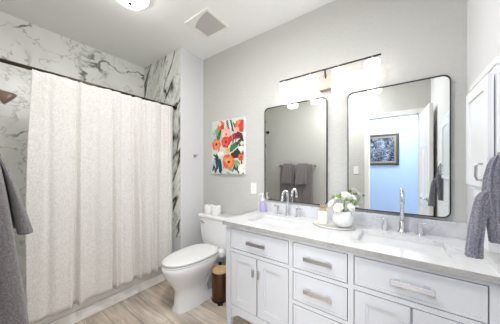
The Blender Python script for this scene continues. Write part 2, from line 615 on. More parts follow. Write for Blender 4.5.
# dark-looking recess backs right behind the fronts
box(bm, VX0 + .022, VX1 - .018, VF + .030, VF + .036, .168, .70)
box(bm, VX0 + .022, VX1 - .018, VF + .030, VF + .036, .70, .855)
F0, F1 = VF, VF + .022
stiles = ((VX0, -1.148), (-.617, -.588), (-.242, -.212), (.312, VX1))
for a, b in stiles:
    box(bm, a, b, F0, F1, .19, .858)
for a, b in ((-1.148, -.617), (-.212, .312)):
    for z0, z1 in ((.836, .858), (.642, .668), (.165, .196)):
        box(bm, a, b, F0, F1, z0, z1)
for z0, z1 in ((.836, .858), (.636, .660), (.417, .441), (.165, .196)):
    box(bm, -.588, -.242, F0, F1, z0, z1)
# shaped apron between the legs
for a, b in ((VX0 + .06, VX1 - .05),):
    n = 40
    pts = []
    for k in range(n + 1):
        x = a + (b - a) * k / n
        e = min(x - a, b - x)
        pts.append((x, .085 + .045 * min(1, e / .07)))
    for (xa, za), (xb, zb) in zip(pts, pts[1:]):
        vs = [bm.verts.new(c) for c in ((xa, F0, za), (xb, F0, zb), (xb, F0, .165), (xa, F0, .165), (xa, F1, za), (xb, F1, zb), (xb, F1, .165), (xa, F1, .165))]
        for q in ((0, 1, 2, 3), (7, 6, 5, 4), (4, 5, 1, 0), (3, 2, 6, 7)):
            bm.faces.new([vs[i] for i in q])
# framed side panel
box(bm, VX0, VX0 + .006, VF + .02, VF + .075, .115, .858)
box(bm, VX0, VX0 + .006, VB - .06, VB, .115, .858)
box(bm, VX0, VX0 + .006, VF + .075, VB - .06, .79, .858)
box(bm, VX0, VX0 + .006, VF + .075, VB - .06, .115, .19)
obj('carcass', bm, M['cabinet'], vt)
for x0, x1 in ((VX0, VX0 + .056), (VX1 - .05, VX1)):
    for y0, y1 in ((VF, VF + .05), (VB - .05, VB)):
        bm = bm_new()
        tp = .010
        cx, cy, hw = (x0 + x1) / 2, (y0 + y1) / 2, (x1 - x0) / 2
        rings = []
        for z, k in ((0, hw - tp), (.10, hw - .002), (.19, hw - .001)):
            rings.append([(cx - k, cy - k * .9, z), (cx + k, cy - k * .9, z), (cx + k, cy + k * .9, z), (cx - k, cy + k * .9, z)])
        loft(bm, rings, smooth=False)
        obj('leg', bm, M['cabinet'], vt)


def bar_pull(parent, cx, z, L_, y):
    b = bm_new()
    box(b, cx - L_ / 2, cx + L_ / 2, y - .034, y - .024, z - .013, z + .013, .002)
    for s in (-1, 1):
        box(b, cx + s * (L_ / 2 - .028) - .013, cx + s * (L_ / 2 - .028) + .013, y - .030, y, z - .013, z + .013, .002)
    return obj('handle', b, M['pull'], parent)


def drawer(x0, x1, z0, z1, hl_):
    g = .005
    b = bm_new()
    y = VF
    box(b, x0 + g, x1 - g, y + .004, y + .024, z0 + g, z1 - g)
    r = .016
    for q in ((x0 + g, x0 + g + r, z0 + g, z1 - g), (x1 - g - r, x1 - g, z0 + g, z1 - g), (x0 + g + r, x1 - g - r, z0 + g, z0 + g + r), (x0 + g + r, x1 - g - r, z1 - g - r, z1 - g)):
        box(b, q[0], q[1], y + .0005, y + .006, q[2], q[3])
    d = obj('drawer', b, M['cabinet'], vt)
    bar_pull(d, (x0 + x1) / 2, (z0 + z1) / 2, hl_, y + .004)


def cab_door(x0, x1, z0, z1, side):
    g = .005
    b = bm_new()
    y = VF
    box(b, x0 + g, x1 - g, y + .012, y + .024, z0 + g, z1 - g)
    r = .055
    for q in ((x0 + g, x0 + g + r, z0 + g, z1 - g), (x1 - g - r, x1 - g, z0 + g, z1 - g), (x0 + g + r, x1 - g - r, z0 + g, z0 + g + r), (x0 + g + r, x1 - g - r, z1 - g - r, z1 - g)):
        box(b, q[0], q[1], y + .0005, y + .014, q[2], q[3])
    # stepped bead inside the frame
    a0, a1, c0, c1 = x0 + g + r, x1 - g - r, z0 + g + r, z1 - g - r
    t = .012
    for q in ((a0, a0 + t, c0, c1), (a1 - t, a1, c0, c1), (a0 + t, a1 - t, c0, c0 + t), (a0 + t, a1 - t, c1 - t, c1)):
        box(b, q[0], q[1], y + .006, y + .014, q[2], q[3])
    d = obj('door', b, M['cabinet'], vt)
    hx = x1 - .026 if side > 0 else x0 + .026
    b = bm_new()
    box(b, hx - .010, hx + .010, y - .026, y - .016, .500, .562, .0025)
    box(b, hx - .007, hx + .007, y - .020, y + .002, .512, .550, .002)
    obj('handle', b, M['pull'], d)


drawer(-1.148, -.617, .668, .836, .175)
drawer(-.212, .312, .668, .836, .175)
for z0, z1 in ((.660, .836), (.441, .636), (.196, .417)):
    drawer(-.588, -.242, z0, z1, .180)
for a, b_ in ((-1.148, -.617), (-.212, .312)):
    m_ = (a + b_) / 2
    cab_door(a, m_, .196, .642, 1)
    cab_door(m_, b_, .196, .642, -1)
bm = bm_new()
tube(bm, [(VX0, 1.37, .775), (VX0 - .012, 1.37, .775), (VX0 - .035, 1.37, .775)], [.012, .006, .006], 12)
lathe(bm, [(0, .768), (.008, .770), (.008, .780), (0, .782)], VX0 - .037, 1.37, 12)
obj('side_peg', bm, M['bronze'], vt)

# ------------------------------------------------------------------ countertop + sinks
CX0, CX1, CF, CB = -1.219, XR - .001, 1.283, YB - .001
SINKS = [(-1.065, -.635), (-.215, .215)]
SY0, SY1 = 1.425, 1.695
bm = bm_new()
Z0, Z1 = .859, .89


def slab(x0, x1, y0, y1):
    box(bm, x0, x1, y0, y1, Z0, Z1)


xs = [CX0, SINKS[0][0], SINKS[0][1], SINKS[1][0], SINKS[1][1], CX1]
slab(CX0, CX1, CF + .004, SY0)
slab(CX0, CX1, SY1, CB)
for a, b_ in ((xs[0], xs[1]), (xs[2], xs[3]), (xs[4], xs[5])):
    slab(a, b_, SY0, SY1)
top = obj('countertop', bm, M['quartz'])
tag(top, 'white quartz countertop with faint grey veins on the double vanity', 'countertop')
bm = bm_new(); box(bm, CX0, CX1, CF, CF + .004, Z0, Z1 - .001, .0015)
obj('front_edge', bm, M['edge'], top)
bm = bm_new(); box(bm, CX0 + .0, CX1, CB - .02, CB, Z1, .992, .0015)
tag(obj('backsplash', bm, M['splash']), 'low grey-veined backsplash slab along the wall behind the faucets', 'backsplash')
for i, (a, b_) in enumerate(SINKS):
    cx, cy = (a + b_) / 2, (SY0 + SY1) / 2
    t = thing('sink_basin', (cx, cy, .745), ['white rectangular undermount sink near the lavender soap bottle', 'white rectangular undermount sink in front of the right mirror'][i], 'sink', 'undermount sinks in the vanity')
    bm = bm_new()
    hw, hh = (b_ - a) / 2 + .004, (SY1 - SY0) / 2 + .004
    rings = []
    def rr(w2, h2, r, z):
        return [(cx + p[0], cy + p[1], z) for p in rrect(w2, h2, r, 6)]
    rings = [rr(hw + .016, hh + .016, .03, .8585), rr(hw + .012, hh + .012, .03, .80), rr(hw + .004, hh + .004, .04, .735),
             rr(hw - .02, hh - .02, .05, .730), rr(hw - .040, hh - .04, .05, .742), rr(hw - .022, hh - .022, .045, .752), rr(hw - .012, hh - .010, .03, .80), rr(hw + .002, hh + .002, .02, .8585)]
    loft(bm, rings[:], True, False)
    n0 = len(rings)
    # inner bottom
    vs = [bm.verts.new(p) for p in rr(hw - .040, hh - .04, .05, .742)]
    bm.faces.new(vs)
    # flange between outer and inner rim
    A = [bm.verts.new(p) for p in rr(hw + .016, hh + .016, .03, .8585)]
    B = [bm.verts.new(p) for p in rr(hw + .002, hh + .002, .02, .8585)]
    for k in range(len(A)):
        bm.faces.new((A[k], A[(k + 1) % len(A)], B[(k + 1) % len(A)], B[k]))
    bmesh.ops.remove_doubles(bm, verts=bm.verts[:], dist=1e-5)
    obj('basin', bm, M['basin'], t, 50)
    bm = bm_new()
    lathe(bm, [(0, .744), (.018, .744), (.022, .7455), (.025, .744), (.025, .7405), (0, .7405)], cx, cy, 24)
    obj('drain', bm, M['chrome'], t)

# ------------------------------------------------------------------ faucets
FX = [-.852, .016]
for i, fx in enumerate(FX):
    fy = 1.785
    ft = thing('faucet', (fx, fy, .89), ['tall chrome gooseneck faucet behind the left sink', 'tall chrome gooseneck faucet behind the right sink'][i], 'faucet', 'widespread chrome faucets')
    ztop = [1.125, 1.185][i]
    bm = bm_new()
    R = .055
    pts = [(fx, fy, .891), (fx, fy, ztop - R - .02)]
    for k in range(0, 13):
        a = PI * k / 12
        pts.append((fx, fy - R + R * math.cos(a), ztop - R + R * math.sin(a)))
    pts += [(fx, fy - 2 * R - .004, ztop - R - .03)]
    tube(bm, pts, [.0125] * (len(pts) - 1) + [.0125], 16)
    obj('spout', bm, M['chrome'], ft)
    bm = bm_new()
    lathe(bm, [(0, .890), (.026, .890), (.026, .896), (.019, .900), (.0175, .965), (.013, .970), (0, .970)], fx, fy, 24)
    obj('spout_base', bm, M['chrome'], ft)
    for s in (-1, 1):
        hx = fx + s * .098
        bm = bm_new()
        lathe(bm, [(0, .890), (.024, .890), (.024, .895), (.014, .897), (0, .897)], hx, fy, 24)
        box(bm, hx - .0125, hx + .0125, fy - .0125, fy + .0125, .896, .962, .003)
        # flat blade lever pointing outwards
        box(bm, min(hx - s * .0125, hx + s * .048), max(hx - s * .0125, hx + s * .048), fy - .0105, fy + .0105, .9625, .974, .003)
        obj('handle', bm, M['pull'], ft)

# ------------------------------------------------------------------ mirrors
def mirror(x0, x1, z0, z1, label):
    cx, cz = (x0 + x1) / 2, (z0 + z1) / 2
    t = thing('wall_mirror', (cx, YB, z0), label, 'mirror', 'rounded rectangular mirrors over the vanity')
    w2, h2 = (x1 - x0) / 2, (z1 - z0) / 2
    r = .043
    out = rrect(w2, h2, r, 8)
    inn = rrect(w2 - .0055, h2 - .0055, r - .0055, 8)
    n = len(out)
    b = bm_new()
    yf, yb_, yi = YB - .030, YB - .0015, YB - .020
    rows = [[b.verts.new((cx + p[0], y, cz + p[1])) for p in ring] for ring, y in ((out, yb_), (out, yf + .002), (rrect(w2 - .0015, h2 - .0015, r - .0015, 8), yf), (rrect(w2 - .0045, h2 - .0045, r - .0045, 8), yf), (inn, yf + .002), (inn, yb_))]
    for a, c in zip(rows, rows[1:] + rows[:1]):
        for k in range(n):
            b.faces.new((a[k], a[(k + 1) % n], c[(k + 1) % n], c[k]))
    obj('frame', b, M['black_metal'], t, 40)
    b = bm_new()
    ring = rrect(w2 - .0057, h2 - .0057, r - .0056, 8)
    f = [b.verts.new((cx + p[0], yi, cz + p[1])) for p in ring]
    g = [b.verts.new((cx + p[0], yb_, cz + p[1])) for p in ring]
    b.faces.new(f); b.faces.new(g[::-1])
    for k in range(n):
        b.faces.new((f[k], f[(k + 1) % n], g[(k + 1) % n], g[k]))
    obj('glass', b, M['mirror'], t)


mirror(-1.135, -.503, 1.012, 1.955, 'dark framed mirror above the left sink, nearer the floral canvas')
mirror(-.340, .270, 1.012, 1.945, 'dark framed mirror above the right sink, reflecting the doorway')

# ------------------------------------------------------------------ vanity light
lt = thing('vanity_light', (-.5, YB, 2.0), 'four-shade nickel bar light glowing above the two mirrors', 'light')
bm = bm_new()
tube(bm, [(-.925, 1.765, 2.163), (-.105, 1.765, 2.163)], .0065, 12)
tube(bm, [(-.505, 1.80, 2.09), (-.505, 1.775, 2.15), (-.505, 1.765, 2.163)], .008, 10)
obj('bar', bm, M['bronze'], lt)
bm = bm_new()
box(bm, -.562, -.448, YB - .06, YB - .001, 2.005, 2.128, .004)
obj('backplate', bm, M['warm_nickel'], lt)
for sx in (-.858, -.622, -.394, -.160):
    bm = bm_new()
    lathe(bm, [(0, 2.125), (.040, 2.125), (.050, 2.118), (.050, 1.945), (.046, 1.940), (.043, 1.945), (.043, 2.105), (0, 2.11)], sx, 1.745, 24)
    sh = obj('shade', bm, M['shade'], lt)
    bm = bm_new()
    lathe(bm, [(0, 2.125), (.022, 2.126), (.022, 2.140), (.010, 2.146), (.008, 2.160), (0, 2.160)], sx, 1.75, 16)
    obj('shade_cap', bm, M['nickel'], lt)

# ------------------------------------------------------------------ ceiling fixtures
LX, LY = -1.775, .785
ct = thing('ceiling_light', (LX, LY, ZC), 'flush dome light glowing on the ceiling with a small nickel finial', 'light')
bm = bm_new()
lathe(bm, [(0, ZC), (.148, ZC), (.148, ZC - .022), (.142, ZC - .03), (.126, ZC - .03), (0, ZC - .025)], LX, LY, 40)
obj('rim', bm, M['vent_frame'], ct, 40)
bm = bm_new()
prof = [(.128 * math.cos(a), ZC - .028 - .062 * math.sin(a)) for a in [PI / 2 * k / 10 for k in range(11)]]
prof[-1] = (0, prof[-1][1])
lathe(bm, prof, LX, LY, 40)
obj('dome', bm, M['dome'], ct)
bm = bm_new()
lathe(bm, [(0, ZC - .089), (.014, ZC - .089), (.016, ZC - .094), (.009, ZC - .098), (.008, ZC - .106), (0, ZC - .110)], LX, LY, 16)
obj('finial', bm, M['bronze'], ct)

second = copy_tree(ct)  # copy of the dome, added out of view for the fill lamp
second.location = (-0.72, 0.50, ZC)
second['label'] = 'added out-of-view copy of the flush dome light, fill light close to the doorway'
ct['group'] = second['group'] = 'flush dome ceiling lights'

vx0, vx1, vy0, vy1 = -1.705, -1.38, 1.255, 1.56
ven = thing('ceiling_vent', ((vx0 + vx1) / 2, (vy0 + vy1) / 2, ZC), 'square exhaust fan vent with a grey louvred grille in the ceiling', 'vent')
bm = bm_new()
fr = .022
for q in ((vx0, vx1, vy0, vy0 + fr), (vx0, vx1, vy1 - fr, vy1), (vx0, vx0 + fr * 1.6, vy0 + fr, vy1 - fr), (vx1 - fr, vx1, vy0 + fr, vy1 - fr)):
    box(bm, q[0], q[1], q[2], q[3], ZC - .022, ZC - .0005, .003)
# the raised, curved side of the cover
n = 14
pts = []
for k in range(n + 1):
    t_ = k / n
    pts.append((vx0 + (vx1 - vx0) * t_, vy0 + fr + .10 * (1 - math.sin(PI * t_ * .5)) ** 1.2 * 1.0))
for (xa, ya), (xb, yb2) in zip(pts, pts[1:]):
    vs = [bm.verts.new(c) for c in ((xa, vy0 + .005, ZC - .026), (xb, vy0 + .005, ZC - .026), (xb, yb2, ZC - .020), (xa, ya, ZC - .020))]
    vt2 = [bm.verts.new((v.co.x, v.co.y, ZC - .0105)) for v in vs]
    bm.faces.new(vs)
    bm.faces.new((vs[3], vs[2], vt2[2], vt2[3]))
obj('frame', bm, M['vent_frame'], ven)
bm = bm_new()
box(bm, vx0 + .01, vx1 - .01, vy0 + .01, vy1 - .01, ZC - .008, ZC - .0008)
k = vy0 + fr
while k < vy1 - fr - .006:
    box(bm, vx0 + fr, vx1 - fr, k, k + .008, ZC - .012, ZC - .0075)
    k += .0125
obj('grille', bm, M['grille'], ven)

# ------------------------------------------------------------------ bathtub, rod, curtain, shower head
TX = -2.262
bt = thing('bathtub', ((XL + TX) / 2, .74, 0), 'white alcove bathtub with a stepped apron behind the cream curtain', 'bathtub')
bm = bm_new()
x0, x1, y0, y1 = XL + .004, TX - .012, YF + .003, YE - .003
cx, cy, hw, hh = (x0 + x1) / 2, (y0 + y1) / 2, (x1 - x0) / 2, (y1 - y0) / 2
def rt(w2, h2, r, z):
    return [(cx + p[0], cy + p[1], z) for p in rrect(w2, h2, r, 8)]
loft(bm, [rt(hw, hh, .006, 0.003), rt(hw, hh, .006, .485), rt(hw - .004, hh - .004, .008, .495), rt(hw - .07, hh - .08, .12, .495), rt(hw - .085, hh - .10, .13, .48),
          rt(hw - .12, hh - .17, .14, .16), rt(hw - .17, hh - .25, .14, .11)], True, True)
obj('tub', bm, M['tub'], bt, 40)
bm = bm_new()
box(bm, TX - .0125, TX, y0, y1, .155, .46, .004)
box(bm, TX - .0125, TX + .008, y0, y1, .003, .10, .004)
obj('apron', bm, M['tub'], bt)

RX, RZ = -2.205, 2.075
rod = thing('curtain_rod', (RX, .74, RZ), 'dark bronze shower rod spanning the tub opening', 'curtain rod')
bm = bm_new(); tube(bm, [(RX, YF + .004, RZ), (RX, YE - .004, RZ)], .0135, 16)
obj('rod', bm, M['bronze'], rod)
for a, b_ in ((YF + .0005, YF + .016), (YE - .0005, YE - .016)):
    bm = bm_new(); tube(bm, [(RX, a, RZ), (RX, b_, RZ)], [.034, .026], 20)
    obj('flange', bm, M['bronze'], rod)

bm = bm_new()
NY, NZ = 190, 44
cy0, cy1 = .283, 1.447
CREASES = [(.085, .008, .02, .01), (.245, .046, .012, .01), (.345, .010, .02, -.01), (.465, .040, .013, .03), (.535, .014, .014, .02), (.625, .052, .022, .035), (.705, .042, .016, .02), (.785, .026, .015, .01), (.875, .022, .015, -.01), (.95, .018, .012, 0)]
rows = []
for j in range(NZ + 1):
    v = j / NZ
    row = []
    for i in range(NY + 1):
        u = i / NY
        # broad soft waves cut by a few deep creases, tighter towards the far end
        ph = 2 * PI * (1.2 * u + 3.4 * u * u)
        x = -2.176 + (.008 + .011 * v) * math.sin(ph + .3 * math.sin(4 * v)) + .010 * v + .006 * noise.noise(Vector((u * 9, v * 3, 1.3)))
        for u0, dp, wd, ln in CREASES:
            q = (u - u0 - ln * (v - .5)) / (wd * (.55 + .6 * v))
            x -= 1.25 * dp * (.35 + .75 * v) * math.exp(-q * q) - dp * .45 * (math.exp(-(q - 1.9) ** 2) + .5 * math.exp(-(q + 1.9) ** 2)) * (.3 + .7 * v)
        y = cy0 + (cy1 - cy0) * u + .010 * math.cos(ph) * (.3 + v) - .02 * math.sin(PI * v) * (1 if u < .05 else 0) * (1 - u / .05)
        y += (-.035 * v * (1 - u)) + .0 * u
        zt = RZ - .012 - .004 * abs(math.sin(2 * PI * 6 * u))
        zb = .195 + .006 * math.sin(ph)
        z = zt + (zb - zt) * v
        row.append(bm.verts.new((x, y, z)))
    rows.append(row)
for a, b_ in zip(rows, rows[1:]):
    for i in range(NY):
        f = bm.faces.new((a[i], a[i + 1], b_[i + 1], b_[i])); f.smooth = True
cur = thing('shower_curtain', (-2.2, .85, .2), 'cream textured fabric shower curtain hanging across the tub', 'curtain')
obj('curtain_fabric', bm, M['curtain'], cur, mods=[('SOLIDIFY', dict(thickness=.003, offset=0))])
for k in range(12):
    yy = cy0 + .02 + (cy1 - cy0 - .04) * k / 11
    bm = bm_new()
    pts = [(RX + .019 * math.cos(a), yy, RZ + .019 * math.sin(a) - .0035) for a in [2 * PI * q / 16 for q in range(17)]]
    tube(bm, pts, .0018, 6)
    obj('ring', bm, M['bronze'], cur)

sh = thing('wall_shower', (-2.58, YF, 1.98), 'bell-shaped nickel shower head on the near tub wall', 'shower head')
bm = bm_new()
tube(bm, [(-2.58, YF + .001, 2.03), (-2.58, YF + .012, 2.03)], .03, 20)
obj('flange', bm, M['warm_nickel'], sh)
bm = bm_new()
tube(bm, [(-2.58, YF + .008, 2.03), (-2.58, YF + .07, 2.03), (-2.58, YF + .11, 2.015), (-2.58, YF + .145, 1.98)], .010, 12)
obj('arm', bm, M['warm_nickel'], sh)
bm = bm_new()
d = Vector((0.05, .75, -.62)).normalized()
p0 = Vector((-2.58, YF + .14, 1.975))
tube(bm, [p0, p0 + d * .025, p0 + d * .05, p0 + d * .10, p0 + d * .125], [.014, .017, .024, .054, .057], 24)
obj('head', bm, M['warm_nickel'], sh)

# ------------------------------------------------------------------ toilet
TCX = -1.685
to = thing('toilet', (TCX, 1.45, 0), 'white two-piece elongated toilet with closed lid between tub and vanity', 'toilet')


def egg(cy, ly_f, ly_b, wx, z, n=40, p=2.2, cx=TCX, pb=None):
    out = []
    z = z * 1.08 if z > .05 else z
    for k in range(n):
        a = 2 * PI * k / n
        c_, s_ = math.cos(a), math.sin(a)
        x = wx * math.copysign(abs(c_) ** (2 / p), c_)
        ly = ly_b if s_ > 0 else ly_f
        y = ly * math.copysign(abs(s_) ** (2 / (p if s_ < 0 else (pb or p + 1))), s_)
        out.append((cx + x, cy + y, z))
    return out


bm = bm_new()
loft(bm, [egg(1.42, .288, .27, .108, 0.001, p=2.8), egg(1.42, .285, .265, .105, .024, p=2.8), egg(1.40, .255, .13, .097, .049, p=2.6, pb=2.4), egg(1.39, .242, .115, .092, .17, p=2.5, pb=2.2),
          egg(1.39, .275, .14, .106, .23, p=2.4, pb=2.2), egg(1.385, .313, .20, .143, .29, pb=2), egg(1.38, .338, .24, .172, .335, pb=2), egg(1.38, .348, .26, .182, .37, pb=2.2), egg(1.38, .352, .28, .184, .395, pb=2.4), egg(1.38, .342, .27, .178, .405, pb=2.4)])
obj('bowl', bm, M['ceramic'], to, 60)
bm = bm_new(); box(bm, TCX - .045, TCX + .045, 1.44, 1.74, .02, .40, .02, 3)
obj('rear_web', bm, M['ceramic'], to, 60)
for s in (-1, 1):   # trapway relief on the flanks of the pedestal
    bm = bm_new()
    pts = [(TCX + s * .055, 1.42, .12), (TCX + s * .060, 1.47, .20), (TCX + s * .062, 1.52, .275), (TCX + s * .064, 1.59, .285), (TCX + s * .064, 1.635, .22), (TCX + s * .062, 1.63, .14), (TCX + s * .060, 1.60, .05)]
    tube(bm, pts, [.028, .036, .038, .038, .037, .036, .036], 14)
    obj('trapway', bm, M['ceramic'], to, 60)
bm = bm_new()
box(bm, TCX - .15, TCX + .15, 1.60, 1.80, .36, .453, .03, 3)
obj('tank_deck', bm, M['ceramic'], to, 60)
bm = bm_new()
loft(bm, [egg(1.385, .346, .225, .180, .4055), egg(1.385, .350, .227, .183, .411), egg(1.385, .350, .227, .183, .419), egg(1.385, .343, .225, .177, .423)])
obj('seat', bm, M['plastic'], to, 60)
bm = bm_new()
loft(bm, [egg(1.385, .330, .220, .166, .4235), egg(1.385, .330, .220, .166, .4305), egg(1.385, .350, .23, .182, .4310), egg(1.385, .354, .23, .185, .4335), egg(1.385, .354, .23, .185, .440), egg(1.385, .348, .226, .180, .447), egg(1.385, .31, .205, .155, .452), egg(1.38, .2, .15, .09, .455)])
obj('lid', bm, M['plastic'], to, 60)
for s in (-1, 1):
    bm = bm_new(); tube(bm, [(TCX + s * .075 - .02, 1.613, .473), (TCX + s * .075 + .02, 1.613, .473)], .011, 12)
    obj('hinge', bm, M['plastic'], to)
bm = bm_new()
def tk(w2, h2, z, cy=1.735):
    return [(TCX + p[0], cy + p[1], z) for p in rrect(w2, h2, .03, 5)]
loft(bm, [tk(.215, .085, .4535), tk(.222, .09, .47), tk(.238, .10, .60), tk(.246, .103, .757)])
obj('tank', bm, M['ceramic'], to, 50)
bm = bm_new()
loft(bm, [tk(.250, .105, .7575, 1.733), tk(.262, .113, .766, 1.733), tk(.262, .113, .785, 1.733), tk(.257, .108, .793, 1.733)])
obj('tank_lid', bm, M['ceramic'], to, 50)
bm = bm_new()
tube(bm, [(TCX - .19, 1.636, .715), (TCX - .19, 1.618, .715)], .014, 14)
tube(bm, [(TCX - .195, 1.620, .715), (TCX - .13, 1.612, .708)], [.007, .006], 10)
obj('flush_lever', bm, M['chrome'], to)
bm = bm_new()
tube(bm, [(TCX + .17, YB - .002, .16), (TCX + .17, 1.80, .16), (TCX + .175, 1.77, .18), (TCX + .18, 1.74, .30), (TCX + .17, 1.735, .453)], [.02, .009, .006, .006, .006], 10)
obj('supply_line', bm, M['chrome'], to)

# toilet paper on the tank
def tp(x, y, z, name_label):
    t = thing('toilet_paper_roll', (x, y, z), name_label, 'toilet paper', 'toilet paper rolls on the tank')
    b = bm_new()
    lathe(b, [(.020, z + .0005), (.050, z + .0005), (.053, z + .006), (.053, z + .094), (.050, z + .099), (.020, z + .099), (.020, z + .0005)], x, y, 28)
    obj('paper', b, M['paper'], t, 40)
    b = bm_new()
    lathe(b, [(.0165, z + .001), (.0195, z + .001), (.0195, z + .0985), (.0165, z + .0985), (.0165, z + .001)], x, y, 20)
    obj('core', b, M['kraft'], t, 40)


tp(-1.862, 1.725, .793, 'white toilet paper roll standing on the tank, farther from the vanity')
tp(-1.745, 1.735, .793, 'white toilet paper roll standing on the tank, nearer the vanity')

# ------------------------------------------------------------------ pedal bin
BX, BY = -1.484, 1.530
bi = thing('pedal_bin', (BX, BY, 0), 'small brown metal pedal bin with bamboo lid beside the vanity', 'trash can')
bm = bm_new()
lathe(bm, [(0, .006), (.080, .006), (.083, .012), (.083, .283), (.080, .288), (0, .288)], BX, BY, 40)
obj('body', bm, M['bin'], bi, 40)
bm = bm_new(); lathe(bm, [(0, .001), (.085, .001), (.087, .008), (.087, .026), (.0835, .030)], BX, BY, 40)
obj('base_ring', bm, M['black'], bi, 40)
bm = bm_new(); lathe(bm, [(0, .289), (.083, .289), (.085, .293), (.085, .305), (.080, .311), (0, .312)], BX, BY, 40)
obj('lid', bm, M['bamboo'], bi, 40)
bm = bm_new()
dd = Vector((-BX, -BY, 0)).normalized()
sd = Vector((-dd.y, dd.x, 0))
p = Vector((BX, BY, .012)) + dd * .08
t = bmesh.new(); bmesh.ops.create_cube(t, size=1)
merge(bm, t, Matrix.Translation(p + dd * .018) @ Matrix(((dd.x, sd.x, 0, 0), (dd.y, sd.y, 0, 0), (0, 0, 1, 0), (0, 0, 0, 1))) @ Matrix.Diagonal((.045, .05, .010, 1)))
obj('pedal', bm, M['black'], bi)
bm = bm_new()
p = Vector((BX, BY, 0)) - dd * .080
box(bm, p.x - .016, p.x + .016, p.y - .012, p.y + .012, .265, .340, .003)
obj('hinge_bracket', bm, M['black'], bi)

# ------------------------------------------------------------------ small wall fittings
def cover_plate(name, cx, z, y, ny, label, cat, rocker=True):
    t = thing(name, (cx, y, z), label, cat)
    b = bm_new()
    ya, yb_ = sorted((y + ny * .0008, y + ny * .007))
    box(b, cx - .037, cx + .037, ya, yb_, z - .06, z + .06, .0025)
    obj('cover_plate', b, M['plastic'], t)
    ya, yb_ = sorted((y + ny * .006, y + ny * .0095))
    b = bm_new()
    box(b, cx - .017, cx + .017, ya, yb_, z - .034, z + .034, .0015)
    f = obj('rocker' if rocker else 'receptacle', b, M['plastic'], t)
    if not rocker:
        ya, yb_ = sorted((y + ny * .009, y + ny * .0098))
        for zz in (z - .018, z + .018):
            for q in (-.006, .006):
                b = bm_new()
                box(b, cx + q - .0012, cx + q + .0012, ya, yb_, zz - .004, zz + .005)
                obj('slot', b, M['dark_in'], f)
    return t


cover_plate('wall_outlet', -1.288, 1.115, YB, -1, 'white outlet cover on the wall left of the soap bottle', 'outlet', False)
cover_plate('light_switch', -.56, 1.30, YF, 1, 'white light switch beside the doorway, seen in the right mirror', 'light switch')

rh = thing('robe_hook', (XW, 1.70, 1.49), 'small nickel robe hook on the short wall beside the toilet', 'hook')
bm = bm_new()
box(bm, XW + .0005, XW + .008, 1.682, 1.722, 1.47, 1.51, .003)
obj('backplate', bm, M['nickel'], rh)
bm = bm_new()
tube(bm, [(XW + .006, 1.702, 1.49), (XW + .03, 1.702, 1.487), (XW + .045, 1.702, 1.492), (XW + .05, 1.702, 1.51)], [.009, .007, .007, .009], 12)
obj('prong', bm, M['nickel'], rh)

# ------------------------------------------------------------------ floral canvas
AX0, AX1, AZ0, AZ1 = -1.900, -1.395, 1.268, 1.910
AY = YB - .036
ar = thing('canvas_painting', ((AX0 + AX1) / 2, YB, AZ0), 'colourful floral canvas print with coral blooms above the toilet', 'wall art')
bm = bm_new(); box(bm, AX0, AX1, AY, YB - .001, AZ0, AZ1, .002)
obj('canvas', bm, M['canvas'], ar)
cols = dict(bg=(206, 218, 208), coral=(232, 96, 70), red=(214, 58, 50), orange=(240, 140, 84), pink=(238, 176, 166), peach=(246, 200, 168), yellow=(226, 190, 96), maroon=(104, 40, 62),
            green=(46, 128, 74), lime=(136, 172, 112), dgreen=(34, 66, 48), teal=(38, 74, 88), sky=(170, 200, 206), cream=(240, 236, 222), brown=(66, 48, 34), plum=(150, 60, 84))
cn = list(cols)
cm = [mat('paint_' + k, v, 0.7, bump=(60, .3, .003)) for k, v in cols.items()]
bm = bm_new()
layer = [0]
rnd = random.Random(3)


def blob(u, v, ru, rv, c, ang=0, n=14, jag=.14):
    layer[0] += 1
    y = AY - .0006 - layer[0] * .000022
    W, H = AX1 - AX0, AZ1 - AZ0
    vs = []
    for k in range(n):
        a = 2 * PI * k / n
        r = 1 + rnd.uniform(-jag, jag)
        du, dv = ru * math.cos(a) * r, rv * math.sin(a) * r
        uu = u * W + du * math.cos(ang) - dv * math.sin(ang)
        vv = v * H + du * math.sin(ang) + dv * math.cos(ang)
        uu = min(max(uu, .003), W - .003); vv = min(max(vv, .003), H - .003)
        vs.append(bm.verts.new((AX0 + uu, y, AZ1 - vv)))
    f = bm.faces.new(vs)
    f.material_index = cn.index(c)


def strokes(u, v, c, n, L_, spread, base):
    for k in range(n):
        a = base + rnd.uniform(-spread, spread)
        blob(u + rnd.uniform(-.05, .05), v + rnd.uniform(-.05, .05), L_ * rnd.uniform(.7, 1.2), L_ * .28, c, a, 10, .1)


def bloom(u, v, r, outer, inner, core, swirl=5):
    blob(u, v, r, r * .96, outer, 0, 18, .12)
    for k in range(7):
        a = 2 * PI * k / 7 + rnd.uniform(0, .5)
        blob(u + .62 * r * math.cos(a) / (AX1 - AX0), v + .62 * r * math.sin(a) / (AZ1 - AZ0), r * .36, r * .2, rnd.choice([inner, outer, inner]), a + PI / 2, 10, .1)
    blob(u, v, r * .5, r * .5, inner, 0, 14, .12)
    blob(u, v, r * .32, r * .3, outer, 0, 12, .12)
    blob(u + .01, v, r * .2, r * .2, core, 0, 10, .15)


